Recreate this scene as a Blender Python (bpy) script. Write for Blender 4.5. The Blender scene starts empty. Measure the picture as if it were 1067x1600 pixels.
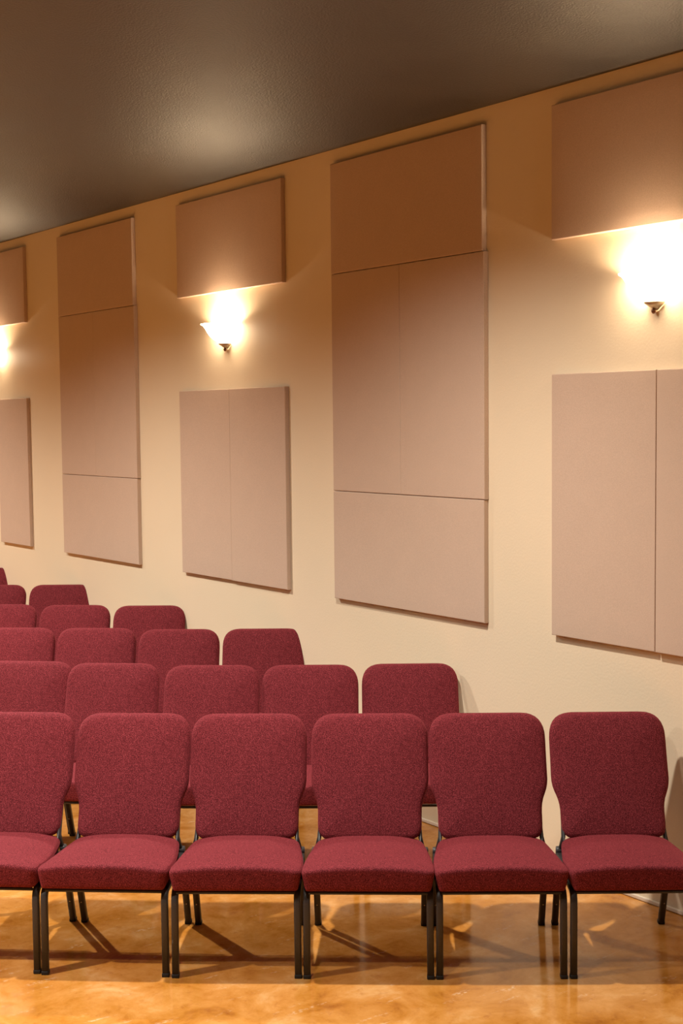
import bpy, bmesh, math
from mathutils import Vector, Matrix
import numpy as np

# ---------------------------------------------------------------- camera, world, lights, exposure
SC = bpy.context.scene
COL = SC.collection
cam_d = bpy.data.cameras.new('camera')
cam = bpy.data.objects.new('camera', cam_d)
COL.objects.link(cam)
cam_d.sensor_fit = 'VERTICAL'
cam_d.sensor_height = 36.0
cam_d.lens = 2093.47 / 1600 * 36.0
cam_d.clip_start = 0.05
pitch, yaw, roll = math.radians(-3.9777), math.radians(36.7595), math.radians(-0.6036)
F = Vector((math.sin(yaw) * math.cos(pitch), math.cos(yaw) * math.cos(pitch), math.sin(pitch)))
R0 = Vector((math.cos(yaw), -math.sin(yaw), 0))
U0 = R0.cross(F)
R1 = math.cos(roll) * R0 + math.sin(roll) * U0
U1 = -math.sin(roll) * R0 + math.cos(roll) * U0
CAMP = Vector((-4.5566, 0.0, 2.1568))
cam.matrix_world = Matrix(((R1.x, U1.x, -F.x, CAMP.x), (R1.y, U1.y, -F.y, CAMP.y), (R1.z, U1.z, -F.z, CAMP.z), (0, 0, 0, 1)))
SC.camera = cam

w = bpy.data.worlds.new('world')
SC.world = w
w.use_nodes = True
w.node_tree.nodes['Background'].inputs[0].default_value = (1.0, 0.6, 0.3, 1)
w.node_tree.nodes['Background'].inputs[1].default_value = 0.01

SC.view_settings.view_transform = 'Standard'
SC.view_settings.look = 'None'
SC.view_settings.exposure = 0.0
SC.view_settings.gamma = 1.0
SC.view_settings.use_curve_mapping = False

CEIL = 3.666

def downlight(x, y, power, size=0.05, aim=(0, 0), cone=146, blend=1.0, col=(1.0, 0.93, 0.82)):
    d = bpy.data.lights.new('downlight', 'SPOT')
    d.energy = power
    d.color = col
    d.shadow_soft_size = size
    d.spot_size = math.radians(cone)
    d.spot_blend = blend
    o = bpy.data.objects.new('downlight', d)
    COL.objects.link(o)
    o.location = (x, y, CEIL - 0.07)
    v = Vector((aim[0], aim[1], -1)).normalized()
    o.rotation_euler = v.to_track_quat('-Z', 'Y').to_euler()
    return o

# recessed ceiling downlights over the seating (out of frame)
for x, y, pw in ((-2.95, 3.04, 130), (-1.85, 4.42, 460), (-2.4, 7.9, 680), (-2.4, 11.6, 640),
                 (-5.0, 5.2, 760), (-5.6, 9.4, 420)):
    downlight(x, y, pw)


# ---------------------------------------------------------------- materials
def new_mat(name):
    m = bpy.data.materials.new(name)
    m.use_nodes = True
    nt = m.node_tree
    b = nt.nodes['Principled BSDF']
    return m, nt, b

def node(nt, t, **k):
    n = nt.nodes.new(t)
    for a, v in k.items():
        if a.startswith('i_'):
            n.inputs[a[2:].replace('_', ' ')].default_value = v
        else:
            setattr(n, a, v)
    return n

def ramp(nt, stops):
    r = nt.nodes.new('ShaderNodeValToRGB')
    e = r.color_ramp.elements
    e[0].position, e[0].color = stops[0][0], (*stops[0][1], 1)
    e[1].position, e[1].color = stops[-1][0], (*stops[-1][1], 1)
    for p, c in stops[1:-1]:
        q = e.new(p)
        q.color = (*c, 1)
    return r

def bump(nt, b, src, strength, dist):
    bp = node(nt, 'ShaderNodeBump')
    bp.inputs['Strength'].default_value = strength
    bp.inputs['Distance'].default_value = dist
    nt.links.new(src, bp.inputs['Height'])
    nt.links.new(bp.outputs[0], b.inputs['Normal'])
    return bp

def wall_mat(name, col, rough=0.55):
    m, nt, b = new_mat(name)
    tc = node(nt, 'ShaderNodeTexCoord')
    n1 = node(nt, 'ShaderNodeTexNoise')
    n1.inputs['Scale'].default_value = 90
    n1.inputs['Detail'].default_value = 3
    n2 = node(nt, 'ShaderNodeTexNoise')
    n2.inputs['Scale'].default_value = 1.3
    nt.links.new(tc.outputs['Object'], n1.inputs['Vector'])
    nt.links.new(tc.outputs['Object'], n2.inputs['Vector'])
    r = ramp(nt, [(0.3, [c * 0.97 for c in col]), (0.7, col)])
    nt.links.new(n2.outputs['Fac'], r.inputs[0])
    nt.links.new(r.outputs[0], b.inputs['Base Color'])
    b.inputs['Roughness'].default_value = rough
    b.inputs['Specular IOR Level'].default_value = 0.35
    bump(nt, b, n1.outputs['Fac'], 0.22, 0.003)
    return m

M_wall = wall_mat('cream_wall_paint', (0.84, 0.70, 0.51))
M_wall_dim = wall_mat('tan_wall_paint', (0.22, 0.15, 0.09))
M_base = wall_mat('trim_paint', (0.84, 0.72, 0.58), 0.4)

def ceiling_mat():
    m, nt, b = new_mat('dark_ceiling_paint')
    tc = node(nt, 'ShaderNodeTexCoord')
    mp = node(nt, 'ShaderNodeMapping')
    mp.inputs['Scale'].default_value = (1, 1, 1)
    nt.links.new(tc.outputs['Object'], mp.inputs[0])
    n1 = node(nt, 'ShaderNodeTexNoise')
    n1.inputs['Scale'].default_value = 110
    n1.inputs['Detail'].default_value = 4
    nt.links.new(mp.outputs[0], n1.inputs['Vector'])
    n2 = node(nt, 'ShaderNodeTexNoise')
    n2.inputs['Scale'].default_value = 2.2
    n2.inputs['Detail'].default_value = 3
    nt.links.new(mp.outputs[0], n2.inputs['Vector'])
    r = ramp(nt, [(0.3, (0.030, 0.026, 0.021)), (0.7, (0.042, 0.036, 0.029))])
    nt.links.new(n2.outputs['Fac'], r.inputs[0])
    nt.links.new(r.outputs[0], b.inputs['Base Color'])
    r2 = ramp(nt, [(0.3, (0.49,) * 3), (0.7, (0.53,) * 3)])
    nt.links.new(n2.outputs['Fac'], r2.inputs[0])
    nt.links.new(r2.outputs[0], b.inputs['Roughness'])
    b.inputs['Specular IOR Level'].default_value = 0.95
    bump(nt, b, n1.outputs['Fac'], 0.8, 0.004)
    return m
M_ceil = ceiling_mat()

def floor_mat():
    m, nt, b = new_mat('stained_polished_concrete')
    tc = node(nt, 'ShaderNodeTexCoord')
    def noise(s, d=4, rough=0.5, dist=0.0, w=None):
        n = node(nt, 'ShaderNodeTexNoise')
        n.inputs['Scale'].default_value = s
        n.inputs['Detail'].default_value = d
        n.inputs['Roughness'].default_value = rough
        n.inputs['Distortion'].default_value = dist
        nt.links.new(tc.outputs['Object'], n.inputs['Vector'])
        return n
    a = noise(4.5, 9, 0.66, 0.35)
    ra = ramp(nt, [(0.28, (0.36, 0.115, 0.014)), (0.42, (0.54, 0.215, 0.034)), (0.55, (0.64, 0.285, 0.068)), (0.72, (0.76, 0.43, 0.17))])
    nt.links.new(a.outputs['Fac'], ra.inputs[0])
    c = noise(22, 6, 0.7, 0.3)
    rc = ramp(nt, [(0.26, (0.80, 0.70, 0.62)), (0.44, (1, 1, 1)), (1.0, (1.06, 1.08, 1.12))])
    nt.links.new(c.outputs['Fac'], rc.inputs[0])
    mx = node(nt, 'ShaderNodeMix', data_type='RGBA', blend_type='MULTIPLY')
    mx.inputs[0].default_value = 1
    nt.links.new(ra.outputs[0], mx.inputs[6])
    nt.links.new(rc.outputs[0], mx.inputs[7])
    # pale scuffs: thin ridges of a stretched noise, in patches
    mp = node(nt, 'ShaderNodeMapping')
    mp.inputs['Rotation'].default_value = (0, 0, 0.9)
    mp.inputs['Scale'].default_value = (4, 22, 1)
    nt.links.new(tc.outputs['Object'], mp.inputs[0])
    s = node(nt, 'ShaderNodeTexNoise')
    s.inputs['Scale'].default_value = 1.2
    s.inputs['Detail'].default_value = 4
    nt.links.new(mp.outputs[0], s.inputs['Vector'])
    rs = ramp(nt, [(0.62, (0, 0, 0)), (0.74, (1, 1, 1))])
    nt.links.new(s.outputs['Fac'], rs.inputs[0])
    g = noise(60, 3)
    rg = ramp(nt, [(0.45, (0, 0, 0)), (0.65, (0.6, 0.6, 0.6))])
    nt.links.new(g.outputs['Fac'], rg.inputs[0])
    mm = node(nt, 'ShaderNodeMath', operation='MULTIPLY')
    nt.links.new(rs.outputs[0], mm.inputs[0])
    nt.links.new(rg.outputs[0], mm.inputs[1])
    mx2 = node(nt, 'ShaderNodeMix', data_type='RGBA')
    nt.links.new(mm.outputs[0], mx2.inputs[0])
    nt.links.new(mx.outputs[2], mx2.inputs[6])
    mx2.inputs[7].default_value = (0.85, 0.66, 0.45, 1)
    nt.links.new(mx2.outputs[2], b.inputs['Base Color'])
    rr = ramp(nt, [(0.3, (0.07,) * 3), (0.7, (0.17,) * 3)])
    nt.links.new(c.outputs['Fac'], rr.inputs[0])
    nt.links.new(rr.outputs[0], b.inputs['Roughness'])
    b.inputs['Specular IOR Level'].default_value = 0.5
    bump(nt, b, c.outputs['Fac'], 0.06, 0.002)
    return m
M_floor = floor_mat()

def fabric_mat(name, dark, mid, light, scale=420, bs=0.5, sheen=0.3, rough=0.9):
    m, nt, b = new_mat(name)
    tc = node(nt, 'ShaderNodeTexCoord')
    n1 = node(nt, 'ShaderNodeTexNoise')
    n1.inputs['Scale'].default_value = scale
    n1.inputs['Detail'].default_value = 2
    nt.links.new(tc.outputs['Object'], n1.inputs['Vector'])
    r = ramp(nt, [(0.34, dark), (0.5, mid), (0.68, light)])
    nt.links.new(n1.outputs['Fac'], r.inputs[0])
    n2 = node(nt, 'ShaderNodeTexNoise')
    n2.inputs['Scale'].default_value = 9
    n2.inputs['Detail'].default_value = 3
    nt.links.new(tc.outputs['Object'], n2.inputs['Vector'])
    r2 = ramp(nt, [(0.3, (0.985,) * 3), (0.7, (1.01,) * 3)])
    nt.links.new(n2.outputs['Fac'], r2.inputs[0])
    mx = node(nt, 'ShaderNodeMix', data_type='RGBA', blend_type='MULTIPLY')
    mx.inputs[0].default_value = 1
    nt.links.new(r.outputs[0], mx.inputs[6])
    nt.links.new(r2.outputs[0], mx.inputs[7])
    nt.links.new(mx.outputs[2], b.inputs['Base Color'])
    b.inputs['Roughness'].default_value = rough
    b.inputs['Specular IOR Level'].default_value = 0.15
    b.inputs['Sheen Weight'].default_value = sheen
    b.inputs['Sheen Roughness'].default_value = 0.5
    b.inputs['Sheen Tint'].default_value = (*[min(1, c * 2.2) for c in light], 1)
    bump(nt, b, n1.outputs['Fac'], bs, 0.0012)
    return m
M_burg = fabric_mat('burgundy_weave', (0.040, 0.006, 0.008), (0.125, 0.012, 0.017), (0.36, 0.058, 0.072), 420, 0.2, 0.25)
M_panel = fabric_mat('taupe_acoustic_fabric', (0.54, 0.395, 0.30), (0.60, 0.445, 0.345), (0.66, 0.495, 0.385), 450, 0.12, 0.0)

def metal_mat(name, col, rough, metallic=0.0, spec=0.5, bscale=500, bs=0.25):
    m, nt, b = new_mat(name)
    tc = node(nt, 'ShaderNodeTexCoord')
    n1 = node(nt, 'ShaderNodeTexNoise')
    n1.inputs['Scale'].default_value = bscale
    nt.links.new(tc.outputs['Object'], n1.inputs['Vector'])
    r = ramp(nt, [(0.35, [c * 0.8 for c in col]), (0.65, [c * 1.2 for c in col])])
    nt.links.new(n1.outputs['Fac'], r.inputs[0])
    nt.links.new(r.outputs[0], b.inputs['Base Color'])
    b.inputs['Roughness'].default_value = rough
    b.inputs['Metallic'].default_value = metallic
    b.inputs['Specular IOR Level'].default_value = spec
    bump(nt, b, n1.outputs['Fac'], bs, 0.001)
    return m
M_steel = metal_mat('brown_black_powder_coat', (0.046, 0.042, 0.043), 0.42, 0.0, 0.4)
M_rubber = metal_mat('black_rubber', (0.012, 0.012, 0.012), 0.6)
M_screw = metal_mat('zinc_screw', (0.6, 0.6, 0.6), 0.25, 1.0, bs=0)
M_shell = metal_mat('black_plastic_shell', (0.012, 0.011, 0.012), 0.5)
M_nickel = metal_mat('brushed_nickel', (0.50, 0.44, 0.34), 0.35, 1.0)
M_brass = metal_mat('aged_bronze_finial', (0.20, 0.09, 0.05), 0.35, 1.0)

def glass_mat():
    m, nt, b = new_mat('frosted_white_glass')
    nt.nodes.remove(b)
    out = nt.nodes['Material Output']
    tc = node(nt, 'ShaderNodeTexCoord')
    n1 = node(nt, 'ShaderNodeTexNoise')
    n1.inputs['Scale'].default_value = 25
    nt.links.new(tc.outputs['Object'], n1.inputs['Vector'])
    r = ramp(nt, [(0.3, (1.0, 0.76, 0.50)), (0.7, (1.0, 0.80, 0.56))])
    nt.links.new(n1.outputs['Fac'], r.inputs[0])
    em = node(nt, 'ShaderNodeEmission')
    em.inputs['Strength'].default_value = 24.0
    nt.links.new(r.outputs[0], em.inputs['Color'])
    df = node(nt, 'ShaderNodeBsdfPrincipled')
    df.inputs['Base Color'].default_value = (0.8, 0.78, 0.72, 1)
    df.inputs['Roughness'].default_value = 0.3
    ad = node(nt, 'ShaderNodeAddShader')
    nt.links.new(em.outputs[0], ad.inputs[0])
    nt.links.new(df.outputs[0], ad.inputs[1])
    nt.links.new(ad.outputs[0], out.inputs['Surface'])
    return m
M_glass = glass_mat()

def bulb_mat():
    m, nt, b = new_mat('glowing_bulb_glass')
    tc = node(nt, 'ShaderNodeTexCoord')
    g = node(nt, 'ShaderNodeTexGradient')
    nt.links.new(tc.outputs['Object'], g.inputs[0])
    b.inputs['Base Color'].default_value = (1, 0.9, 0.75, 1)
    b.inputs['Emission Color'].default_value = (1, 0.76, 0.49, 1)
    b.inputs['Emission Strength'].default_value = 950
    return m
M_bulb = bulb_mat()

# ---------------------------------------------------------------- mesh helpers
def link_mesh(name, bm, mats, parent=None, smooth=True, loc=None):
    me = bpy.data.meshes.new(name)
    bmesh.ops.recalc_face_normals(bm, faces=bm.faces)
    bm.to_mesh(me)
    bm.free()
    for m in (mats if isinstance(mats, (list, tuple)) else [mats]):
        me.materials.append(m)
    if smooth:
        for p in me.polygons:
            p.use_smooth = True
    o = bpy.data.objects.new(name, me)
    COL.objects.link(o)
    if parent:
        o.parent = parent
    if loc:
        o.location = loc
    return o

def box(bm, lo, hi, bev=0.0, seg=2):
    lo, hi = Vector(lo), Vector(hi)
    g = bmesh.ops.create_cube(bm, size=1)
    for v in g['verts']:
        v.co = Vector([lo[i] + (v.co[i] + 0.5) * (hi[i] - lo[i]) for i in range(3)])
    if bev:
        es = list({e for v in g['verts'] for e in v.link_edges})
        bmesh.ops.bevel(bm, geom=es, offset=bev, segments=seg, affect='EDGES', profile=0.5)

def tag(o, label=None, cat=None, group=None, kind=None):
    for k, v in (('label', label), ('category', cat), ('group', group), ('kind', kind)):
        if v:
            o[k] = v
    return o

def smooth_path(pts, rad, n=5):
    """round the corners of a polyline with radius-like distance rad"""
    out = [Vector(pts[0])]
    for i in range(1, len(pts) - 1):
        p, a, c = Vector(pts[i]), Vector(pts[i - 1]), Vector(pts[i + 1])
        r = rad[i - 1] if isinstance(rad, (list, tuple)) else rad
        s, e = p + (a - p).normalized() * r, p + (c - p).normalized() * r
        for k in range(n + 1):
            t = k / n
            out.append((1 - t) ** 2 * s + 2 * t * (1 - t) * p + t * t * e)
    out.append(Vector(pts[-1]))
    return out

def tube(bm, pts, hw, hd, side=Vector((1, 0, 0)), cr=0.3, seg=2, mat=0):
    """rounded rectangular tube swept on pts; hw half-width along side, hd half-depth; cr corner fraction"""
    prof = []
    r = min(hw, hd) * cr
    for cx, cy, a0 in ((hw - r, hd - r, 0), (-hw + r, hd - r, 90), (-hw + r, -hd + r, 180), (hw - r, -hd + r, 270)):
        for k in range(seg + 1):
            a = math.radians(a0 + 90 * k / seg)
            prof.append((cx + r * math.cos(a), cy + r * math.sin(a)))
    rings = []
    for i, p in enumerate(pts):
        d = (pts[min(i + 1, len(pts) - 1)] - pts[max(i - 1, 0)]).normalized()
        s = (side - d * side.dot(d)).normalized()
        t = d.cross(s)
        rings.append([bm.verts.new(p + s * a + t * b) for a, b in prof])
    n = len(prof)
    for a, b in zip(rings, rings[1:]):
        for k in range(n):
            bm.faces.new((a[k], a[(k + 1) % n], b[(k + 1) % n], b[k])).material_index = mat
    bm.faces.new(rings[0][::-1])
    bm.faces.new(rings[-1])

def lathe(bm, prof, n=24, a0=0.0, a1=360.0, sx=1.0, sy=1.0, cx=0, cy=0):
    closed = abs(a1 - a0) >= 360
    cols = []
    m = n if closed else n + 1
    for k in range(m):
        a = math.radians(a0 + (a1 - a0) * k / n)
        cols.append([bm.verts.new((cx + sx * r * math.cos(a), cy + sy * r * math.sin(a), z)) for r, z in prof])
    for k in range(n):
        A, B = cols[k], cols[(k + 1) % m]
        for i in range(len(prof) - 1):
            try:
                bm.faces.new((A[i], A[i + 1], B[i + 1], B[i]))
            except ValueError:
                pass
    bmesh.ops.remove_doubles(bm, verts=bm.verts, dist=1e-6)

# ---------------------------------------------------------------- setting
X0, X1, Y0, Y1 = -10.5, 0.0, -3.0, 15.0
bm = bmesh.new(); box(bm, (X0, Y0, -0.15), (X1, Y1, 0)); tag(link_mesh('floor', bm, M_floor, smooth=False), kind='structure')
bm = bmesh.new(); box(bm, (X0, Y0, CEIL), (X1 + 0.15, Y1, CEIL + 0.15)); tag(link_mesh('ceiling', bm, M_ceil, smooth=False), kind='structure')
bm = bmesh.new(); box(bm, (0, Y0, -0.15), (0.15, Y1, CEIL)); tag(link_mesh('wall_right', bm, M_wall, smooth=False), kind='structure')
bm = bmesh.new(); box(bm, (X0 - 0.15, Y0, -0.15), (X0, Y1, CEIL + 0.15)); tag(link_mesh('wall_left', bm, M_wall_dim, smooth=False), kind='structure')
bm = bmesh.new(); box(bm, (X0 - 0.15, Y1, -0.15), (X1 + 0.15, Y1 + 0.15, CEIL + 0.15)); tag(link_mesh('wall_back', bm, M_wall, smooth=False), kind='structure')
bm = bmesh.new(); box(bm, (X0 - 0.15, Y0 - 0.15, -0.15), (X1 + 0.15, Y0, CEIL + 0.15)); tag(link_mesh('wall_front', bm, M_wall_dim, smooth=False), kind='structure')
# thin cove strip where the wall meets the floor
bm = bmesh.new()
box(bm, (-0.014, Y0, 0.002), (0.0, Y1, 0.020), 0.004, 2)
tag(link_mesh('baseboard_right', bm, M_base, smooth=False), kind='structure')

# ---------------------------------------------------------------- acoustic panels
T = 0.029
def panel(y0, y1, z0, z1, label, group, t=T, tilt=0.0):
    """fabric-wrapped board on the wall; y0 > y1 (y0 is the end nearer the back of the room)"""
    bm = bmesh.new()
    cy, cz = (y0 + y1) / 2, (z0 + z1) / 2
    hy, hz = abs(y0 - y1) / 2, (z1 - z0) / 2
    b = 0.004
    # loops from wall to face: square sides, rolled edge, flat slightly pillowed face
    def ring(ins, x):
        n = 7
        pts = []
        for (ay, az, by, bz) in ((-1, -1, 1, -1), (1, -1, 1, 1), (1, 1, -1, 1), (-1, 1, -1, -1)):
            for k in range(n):
                f = k / n
                pts.append(((ay + (by - ay) * f) * (hy - ins), (az + (bz - az) * f) * (hz - ins)))
        return [bm.verts.new((x, p[0], p[1])) for p in pts]
    rs = [ring(0, 0), ring(0, -(t - b)), ring(b * 0.13, -(t - b * 0.5)), ring(b * 0.5, -(t - b * 0.13)), ring(b, -t), ring(0.05, -t - 0.0008)]
    n = len(rs[0])
    for a, c in zip(rs, rs[1:]):
        for k in range(n):
            bm.faces.new((a[k], a[(k + 1) % n], c[(k + 1) % n], c[k]))
    bm.faces.new(rs[0]); bm.faces.new(rs[-1])
    o = link_mesh('acoustic_panel', bm, M_panel, smooth=False)
    o.location = (-0.0015, cy, cz)
    for p in o.data.polygons:
        p.use_smooth = False
    o.rotation_euler = (math.radians(tilt), 0, 0)
    return tag(o, label, 'acoustic panel', group)

ZT, ZU, ZL, ZB = 3.579, 2.969, 2.353, 1.133
S1, S2 = 2.968, 1.748
g = 0.0025
# tall stacks: one board across the top, two upright boards, one board across the bottom
for (ya, ym, yb, nm) in ((9.707, 9.118, 8.488, 'left'), (6.135, 5.53, 4.889, 'right')):
    where = {'left': 'the tall stack left of the middle wall light',
             'right': 'the tall stack right of the middle wall light'}[nm]
    G = {'left': 'acoustic panels of the left tall stack', 'right': 'acoustic panels of the right tall stack'}[nm]
    panel(ya, yb, S1 + g, ZT, 'taupe panel across the top of ' + where, G)
    panel(ya, ym + g / 2, S2 + g, S1 - g * 0.2, 'upright taupe panel, middle left in ' + where, G, T - 0.0005)
    panel(ym - g / 2, yb - 0.012, S2 + g, S1 - g * 0.2, 'upright taupe panel, middle right in ' + where, G, T + 0.001)
    panel(ya, yb - 0.008, ZB, S2 - g * 0.2, 'taupe panel across the bottom of ' + where, G)
# above each wall light
panel(4.421, 3.195, ZU, ZT, 'taupe fabric panel above the rightmost wall light, cut by the right edge', 'panels above the wall lights')
panel(7.865, 6.626, ZU, ZT, 'taupe fabric panel above the middle wall light, all four corners showing', 'panels above the wall lights')
panel(11.575, 10.350, ZU, ZT, 'taupe fabric panel above the leftmost wall light, cut by the left edge', 'panels above the wall lights')
# below each wall light: pairs of upright boards
PG = 'upright panel pairs below the wall lights'
panel(4.419, 3.802, ZB, ZL, 'left upright taupe panel of the pair below the rightmost wall light', PG)
panel(3.796, 3.185, ZB, ZL, 'upright taupe panel below the rightmost wall light, cut by the right edge', PG, T + 0.004)
panel(7.865, 7.238, ZB + .002, ZL, 'left upright taupe panel of the pair below the middle wall light', PG, T - 0.002)
panel(7.235, 6.612, ZB, ZL, 'right upright taupe panel of the pair below the middle wall light', PG)
panel(10.960, 10.350, ZB, ZL, 'upright taupe fabric panel at the left edge, below the leftmost wall light', PG)

# ---------------------------------------------------------------- wall sconces
def sconce(y, label):
    root = bpy.data.objects.new('wall_sconce', None)
    COL.objects.link(root)
    root.location = (0, y, 2.62)
    root.empty_display_size = 0.1
    tag(root, label, 'wall light', 'half-bowl wall lights along the wall')
    # half-bowl frosted glass shade, flaring up from the cap to a wide rim
    RW, P = 0.150, 0.170
    bm = bmesh.new()
    prof = [(0.030, 0.022), (0.055, 0.030), (0.085, 0.046), (0.108, 0.066), (0.125, 0.090), (0.138, 0.114), (0.152, 0.132), (0.166, 0.140)]
    inner = [(r - 0.005, z + 0.003) for r, z in prof][::-1]
    full = prof + [(0.167, 0.1425)] + inner
    cols = []
    N = 28
    for k in range(N + 1):
        a = math.radians(90 + 180 * k / N)
        cols.append([bm.verts.new((math.cos(a) * r * P / 0.166 - 0.004, math.sin(a) * r * RW / 0.166, z)) for r, z in full])
    for A, B in zip(cols, cols[1:]):
        for i in range(len(full)):
            j = (i + 1) % len(full)
            bm.faces.new((A[i], A[j], B[j], B[i]))
    bm.faces.new(cols[0]); bm.faces.new(cols[-1][::-1])
    link_mesh('glass_shade', bm, M_glass, root)
    # metal cap holding the bottom of the glass
    bm = bmesh.new()
    cap = [(0.001, 0.026), (0.042, 0.026), (0.046, 0.022), (0.046, 0.016), (0.036, 0.008), (0.020, -0.004), (0.012, -0.012), (0.001, -0.013)]
    lathe(bm, cap, 24, 90, 270, 1.25, 1.0)
    link_mesh('bottom_cap', bm, M_nickel, root, loc=(-0.003, 0, 0))
    bm = bmesh.new()
    lathe(bm, [(0.0005, 0.002), (0.006, 0), (0.010, -0.006), (0.0095, -0.013), (0.005, -0.019), (0.0005, -0.021)], 16)
    link_mesh('finial', bm, M_brass, root, loc=(-0.020, 0, -0.008))
    # wall plate with lamp holder and bulb
    bm = bmesh.new()
    box(bm, (-0.012, -0.035, 0.02), (0, 0.035, 0.125), 0.004)
    link_mesh('wall_plate', bm, M_nickel, root, smooth=False)
    bm = bmesh.new()
    lathe(bm, [(0.0005, 0.038), (0.012, 0.038), (0.012, 0.048), (0.0005, 0.048)], 16)
    link_mesh('lamp_holder', bm, M_nickel, root, loc=(-0.045, 0, 0))
    bm = bmesh.new()
    lathe(bm, [(0.0005, 0.047), (0.012, 0.048), (0.014, 0.056), (0.021, 0.070), (0.025, 0.085), (0.022, 0.100), (0.013, 0.110), (0.0005, 0.113)], 20)
    link_mesh('bulb', bm, M_bulb, root, loc=(-0.045, 0, 0))
    return root
sconce(3.826, 'glowing frosted half-bowl wall light at the right edge of the photo')
sconce(7.290, 'glowing frosted half-bowl wall light in the middle, between the two tall panel stacks')
sconce(10.985, 'glowing frosted half-bowl wall light cut by the left edge of the photo')

# ---------------------------------------------------------------- chair
# local frame: x right, y towards the back, z up; origin on the floor midway between the front feet
def outline_round(pts, rads, seg=7):
    """closed 2-D polygon with rounded corners"""
    out = []
    n = len(pts)
    for i in range(n):
        p = Vector(pts[i]); a = Vector(pts[i - 1]); c = Vector(pts[(i + 1) % n])
        r = rads[i]
        va, vc = (a - p).normalized(), (c - p).normalized()
        s, e = p + va * min(r, (a - p).length * 0.5), p + vc * min(r, (c - p).length * 0.5)
        for k in range(seg + 1):
            t = k / seg
            out.append((1 - t) ** 2 * s + 2 * t * (1 - t) * p + t * t * e)
    # resample evenly
    L = [0]
    for i in range(len(out)):
        L.append(L[-1] + (out[(i + 1) % len(out)] - out[i]).length)
    N = 96
    res = []
    j = 0
    for k in range(N):
        d = L[-1] * k / N
        while L[j + 1] < d:
            j += 1
        f = (d - L[j]) / max(1e-9, L[j + 1] - L[j])
        res.append(out[j].lerp(out[(j + 1) % len(out)], f))
    return res

def inset(poly, d):
    n = len(poly)
    res = []
    ar = sum(poly[i].x * poly[(i + 1) % n].y - poly[(i + 1) % n].x * poly[i].y for i in range(n))
    sg = 1 if ar > 0 else -1
    for i in range(n):
        t = (poly[(i + 1) % n] - poly[i - 1]).normalized()
        res.append(poly[i] + Vector((-t.y, t.x)) * d * sg)
    return res

def cushion_mesh(rings, centre):
    """rings: list of lists of 3-D points, first and last are closed with fans"""
    bm = bmesh.new()
    vs = [[bm.verts.new(p) for p in r] for r in rings]
    n = len(vs[0])
    for a, b in zip(vs, vs[1:]):
        for k in range(n):
            bm.faces.new((a[k], a[(k + 1) % n], b[(k + 1) % n], b[k]))
    for r, c in ((vs[0], centre[0]), (vs[-1], centre[1])):
        cv = bm.verts.new(c)
        for k in range(n):
            bm.faces.new((r[k], r[(k + 1) % n], cv))
    return bm

ZTOP = 0.900
def back_y(z):
    """y of the mid-plane of the backrest at height z (reclined with a slight curve)"""
    t = (z - 0.44) / (ZTOP - 0.44)
    return 0.425 + 0.225 * t - 0.035 * t * t

def make_backrest(root):
    W, Wb = 0.2475, 0.2160
    z0, zs1, zs0 = 0.416, 0.612, 0.552
    pts = [(-Wb, z0), (Wb, z0), (Wb + 0.001, zs0), (W, zs1), (W - 0.001, 0.69), (W - 0.0015, ZTOP), (-W + 0.0015, ZTOP), (-W + 0.001, 0.69), (-W, zs1), (-Wb - 0.001, zs0)]
    rads = [0.050, 0.050, 0.04, 0.035, 0.02, 0.102, 0.102, 0.02, 0.035, 0.04]
    poly = outline_round(pts, rads)
    th = 0.056
    def P(q, off):
        yy = back_y(q.y)
        return (q.x, yy + off, q.y)
    rings = []
    R = 0.026
    # back side shell outwards, then over the edge to the front, then domed to the centre
    c = Vector((0, 0.68))
    full = []
    half = th / 2
    for f in (0.30, 0.62, 0.88):
        full.append([P(c.lerp(q, f), half - 0.004) for q in inset(poly, R)])
    for a in range(0, 7):
        t = math.radians(90 - 30 * a)            # 90 .. -90
        full.append([P(q, half * math.sin(t)) for q in inset(poly, R * (1 - math.cos(t)))])
    base = inset(poly, R)
    for f in (0.965, 0.90, 0.80, 0.66, 0.48, 0.26):
        dome = 0.019 * (1 - f ** 3)
        full.append([P(c.lerp(q, f), -half - dome) for q in base])
    bm = cushion_mesh(full, (P(c, half - 0.004), P(c, -half - 0.019)))
    o = link_mesh('backrest', bm, M_burg, root)
    # piping seam round the side of the cushion
    return o

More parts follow.
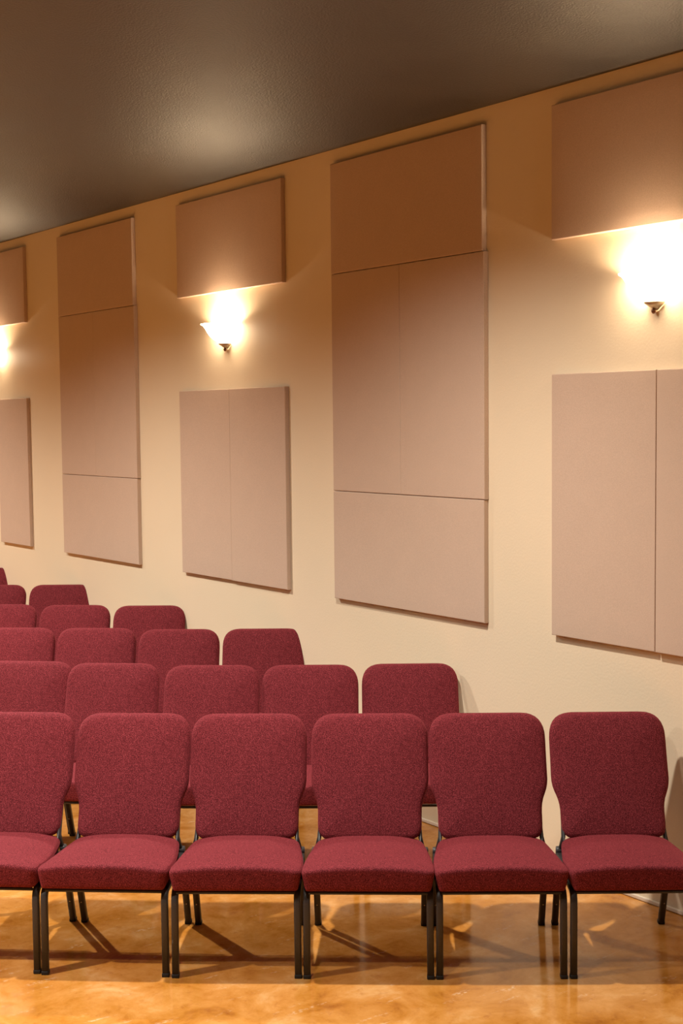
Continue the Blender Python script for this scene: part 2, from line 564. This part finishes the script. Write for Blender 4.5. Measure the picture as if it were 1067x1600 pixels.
def make_seat(root):
    wf, wm, wr = 0.2535, 0.2560, 0.2150
    yf, yr = -0.040, 0.425
    pts = [(-wf, yf), (wf, yf), (wm, 0.15), (wr + 0.012, 0.37), (wr, yr), (-wr, yr), (-wr - 0.012, 0.37), (-wm, 0.15)]
    rads = [0.026, 0.026, 0.12, 0.06, 0.06, 0.06, 0.06, 0.12]
    poly = outline_round(pts, rads)
    def ztop(x, y):
        t = (y - yf) / (yr - yf)
        u = abs(x) / 0.25
        crown = 0.026 * (1 - u ** 2.6) * math.sin(math.pi * min(1, max(0, 0.16 + t * 0.80))) ** 0.7
        side = -0.040 * max(0.0, (t - 0.15)) ** 0.7 * u ** 4     # the side edges roll down towards the back
        return 0.433 + crown - 0.008 * t + side
    rings = []
    c = Vector((0, 0.20))
    def ring(d, z=None, dz=0, f=None):
        r = []
        for q in inset(poly, d):
            if f is not None:
                q = c.lerp(q, f)
            r.append((q.x, q.y, z if z is not None else ztop(q.x, q.y) + dz))
        return r
    for f in (0.5, 0.85):
        rings.append(ring(0.022, z=0.352, f=f))
    rings += [ring(0.020, z=0.350), ring(0.014, z=0.353), ring(0.010, z=0.364), ring(0.004, z=0.392), ring(0.000, dz=-0.022),
              ring(-0.001, dz=-0.011), ring(0.0015, dz=-0.004), ring(0.006, dz=-0.001), ring(0.012, dz=0)]
    for f in (0.95, 0.88, 0.78, 0.64, 0.46, 0.24):
        rings.append(ring(0.012, dz=0, f=f))
    bm = cushion_mesh(rings, ((0, 0.2, 0.352), (0, 0.2, ztop(0, 0.2))))
    return link_mesh('seat', bm, M_burg, root)

def make_chair():
    root = bpy.data.objects.new('church_chair', None)
    COL.objects.link(root)
    root.empty_display_size = 0.2
    make_seat(root)
    br = make_backrest(root)
    hw, hd = 0.0135, 0.0130
    LX = 0.2385
    for s in (-1, 1):
        # front leg bends at the top into the side rail under the seat
        bm = bmesh.new()
        pts = smooth_path([(s * LX, 0.000, 0.006), (s * (LX - 0.001), 0.004, 0.336), (s * (LX - 0.002), 0.12, 0.338)], [0.045])
        tube(bm, pts, hw, hd, cr=0.55, seg=3)
        lg = link_mesh('leg', bm, M_steel, root)
        bm = bmesh.new()
        box(bm, (s * LX - 0.0142, -0.0138, 0.0), (s * LX + 0.0142, 0.0138, 0.016), 0.003)
        link_mesh('foot_cap', bm, M_rubber, lg)
        # rear leg: splays back to the floor
        bm = bmesh.new()
        pts = smooth_path([(s * 0.226, 0.548, 0.006), (s * 0.228, 0.430, 0.330), (s * 0.228, 0.418, 0.375)], [0.03])
        tube(bm, pts, hw, hd, cr=0.55, seg=3)
        lg = link_mesh('leg', bm, M_steel, root)
        bm = bmesh.new()
        box(bm, (s * 0.226 - 0.0142, 0.534, 0.0), (s * 0.226 + 0.0142, 0.562, 0.016), 0.003)
        link_mesh('foot_cap', bm, M_rubber, lg)
        for zz in (0.265, 0.105):
            bm = bmesh.new()
            t = (zz - 0.006) / 0.324
            yy = 0.548 + (0.430 - 0.548) * t - 0.0125
            lathe(bm, [(0.0003, 0.0022), (0.002, 0.002), (0.0034, 0.0008), (0.0036, -0.001)], 10)
            bmesh.ops.transform(bm, matrix=Matrix.Rotation(math.radians(90), 4, 'X'), verts=bm.verts)
            link_mesh('screw', bm, M_screw, lg, loc=(s * 0.227, yy, zz))
    # seat frame: front cross rod, side rails, rear cross bar
    bm = bmesh.new()
    tube(bm, [Vector((-LX + 0.010, -0.006, 0.3385)), Vector((LX - 0.010, -0.006, 0.3385))], 0.0065, 0.0060, side=Vector((0, 1, 0)), cr=0.9, seg=3)
    for s in (-1, 1):
        tube(bm, [Vector((s * (LX - 0.002), 0.115, 0.338)), Vector((s * 0.228, 0.425, 0.345))], hw, hd, cr=0.55, seg=3)
    tube(bm, [Vector((-0.22, 0.40, 0.343)), Vector((0.22, 0.40, 0.343))], 0.010, 0.010, side=Vector((0, 1, 0)), cr=0.5)
    link_mesh('seat_frame', bm, M_steel, root)
    # back frame: two uprights rising behind the cushion and a top cross tube
    bm = bmesh.new()
    for s in (-1, 1):
        pts = [Vector((s * 0.222, 0.418, 0.372)), Vector((s * 0.2100, 0.424, 0.42))]
        for z in (0.47, 0.52, 0.57):
            pts.append(Vector((s * (0.2065 - 0.03 * max(0, z - 0.5)), back_y(z) + 0.014, z)))
        for z in (0.65, 0.75, 0.84):
            pts.append(Vector((s * 0.205, back_y(z) + 0.030, z)))
        tube(bm, pts, 0.0080, 0.012, cr=0.55, seg=3)
        # gusset bracket between side rail and upright
        pts = smooth_path([(s * 0.212, 0.350, 0.350), (s * 0.211, 0.392, 0.365), (s * 0.209, back_y(0.44) + 0.004, 0.440)], [0.03])
        tube(bm, pts, 0.003, 0.012, cr=0.5)
    link_mesh('back_frame', bm, M_steel, root)
    # black shell behind the cushion
    bm = bmesh.new()
    rows = []
    for z in (0.47, 0.55, 0.63, 0.71, 0.79, 0.86):
        h = 0.185 if z < 0.56 else (0.205 if z < 0.85 else 0.19)
        rows.append([bm.verts.new((x * h, back_y(z) + 0.029 + (0.006 if abs(x) < 0.9 else 0.0), z)) for x in (-1, -0.85, -0.4, 0, 0.4, 0.85, 1)])
    for a, b in zip(rows, rows[1:]):
        for k in range(6):
            bm.faces.new((a[k], a[k + 1], b[k + 1], b[k]))
    g = bmesh.ops.extrude_face_region(bm, geom=list(bm.faces))
    for v in g['geom']:
        if isinstance(v, bmesh.types.BMVert):
            v.co.y -= 0.012
    link_mesh('back_shell', bm, M_shell, root)
    # wire book rack slung under the seat
    bm = bmesh.new()
    def rod(a, b, r=0.003):
        tube(bm, [Vector(a), Vector(b)], r, r, side=Vector((0, 0, 1)) if abs(a[2] - b[2]) < 0.01 else Vector((1, 0, 0)), cr=0.9, seg=1)
    for y, z in ((0.15, 0.308), (0.27, 0.298), (0.39, 0.288)):
        rod((-0.215, y, z), (0.215, y, z), 0.004)
    for k in range(9):
        x = -0.2 + 0.05 * k
        rod((x, 0.15, 0.309), (x, 0.39, 0.289), 0.0028)
    for s in (-1, 1):
        rod((s * 0.215, 0.15, 0.306), (s * 0.222, 0.15, 0.335), 0.0035)
        rod((s * 0.215, 0.39, 0.286), (s * 0.222, 0.39, 0.338), 0.0035)
    link_mesh('book_rack', bm, M_steel, root)
    return root

def dup(root):
    r = root.copy(); COL.objects.link(r)
    for ch in root.children:
        c = ch.copy(); COL.objects.link(c); c.parent = r
        for gch in ch.children:
            d = gch.copy(); COL.objects.link(d); d.parent = c
    return r

# front row from its feet; other rows measured from the tops of their backrests
BY = back_y(ZTOP)
SCL, OFF = 0.99563, Vector((0.0001, 0, 0))
places = []      # (origin, angle, label)
u0 = Vector((0.7729, -0.6345, 0)); n0 = Vector((0.6345, 0.7729, 0)); O0 = Vector((-2.449, 4.824, 0))
rows = [
    ('front row', [(-2.6525, 5.0075, -41.3), (-2.2705, 4.664, -40.7), (-1.8765, 4.3265, -38.7), (-1.4785, 4.002, -39.0), (-1.0745, 3.684, -37.6), (-0.663, 3.371, -37.0)]),
]
for x, y, a in rows[0][1]:
    places.append((0, Vector((x, y, 0)) * SCL + OFF, a))
tops = {
    1: [(-0.565, 1.865, -43.5), (-0.095, 1.800, -42.5), (0.430, 1.735, -40.0), (0.935, 1.740, -38.4), (1.445, 1.770, -36.8)],
    2: [(-0.960, 3.010, -42.0), (-0.455, 2.985, -41.5), (0.060, 2.930, -39.6), (0.570, 2.940, -37.8)],
    3: [(-1.365, 4.060, -42.0), (-0.840, 4.010, -41.0), (-0.320, 3.970, -38.5)],
    4: [(-1.755, 5.170, -40.5), (-1.235, 5.160, -38.5)],
    5: [(-2.185, 6.380, -38.5)],
}
for r, lst in tops.items():
    for uu, nn, a in lst:
        t = O0 + u0 * uu + n0 * nn
        ar = math.radians(a)
        nv = Vector((-math.sin(ar), math.cos(ar), 0))
        places.append((r, t * SCL + OFF - nv * BY, a))
rown = ['the front row', 'the second row', 'the third row', 'the fourth row', 'the fifth row', 'the rearmost row in view']
ordw = {1: 'at the wall end of', 2: 'second from the wall in', 3: 'third from the wall in', 4: 'fourth from the wall in', 5: 'fifth from the wall in', 6: 'sixth from the wall in'}
proto = make_chair()
cnt = [sum(1 for p in places if p[0] == r) for r in range(6)]
seen = [0] * 6
for i, (r, o, a) in enumerate(places):
    c = proto if i == 0 else dup(proto)
    c.location = o
    c.rotation_euler = (0, 0, math.radians(a))
    k = cnt[r] - seen[r]
    seen[r] += 1
    extra = ''
    if k == cnt[r] and r < 5:
        extra = ', cut by the left edge'
    if r == 5:
        lab = 'burgundy padded chair top at the left edge, alone in the rearmost row in view'
    else:
        lab = 'burgundy padded chair %s %s%s' % (ordw[k], rown[r], extra)
    tag(c, lab, 'chair', 'burgundy church chairs in rows')
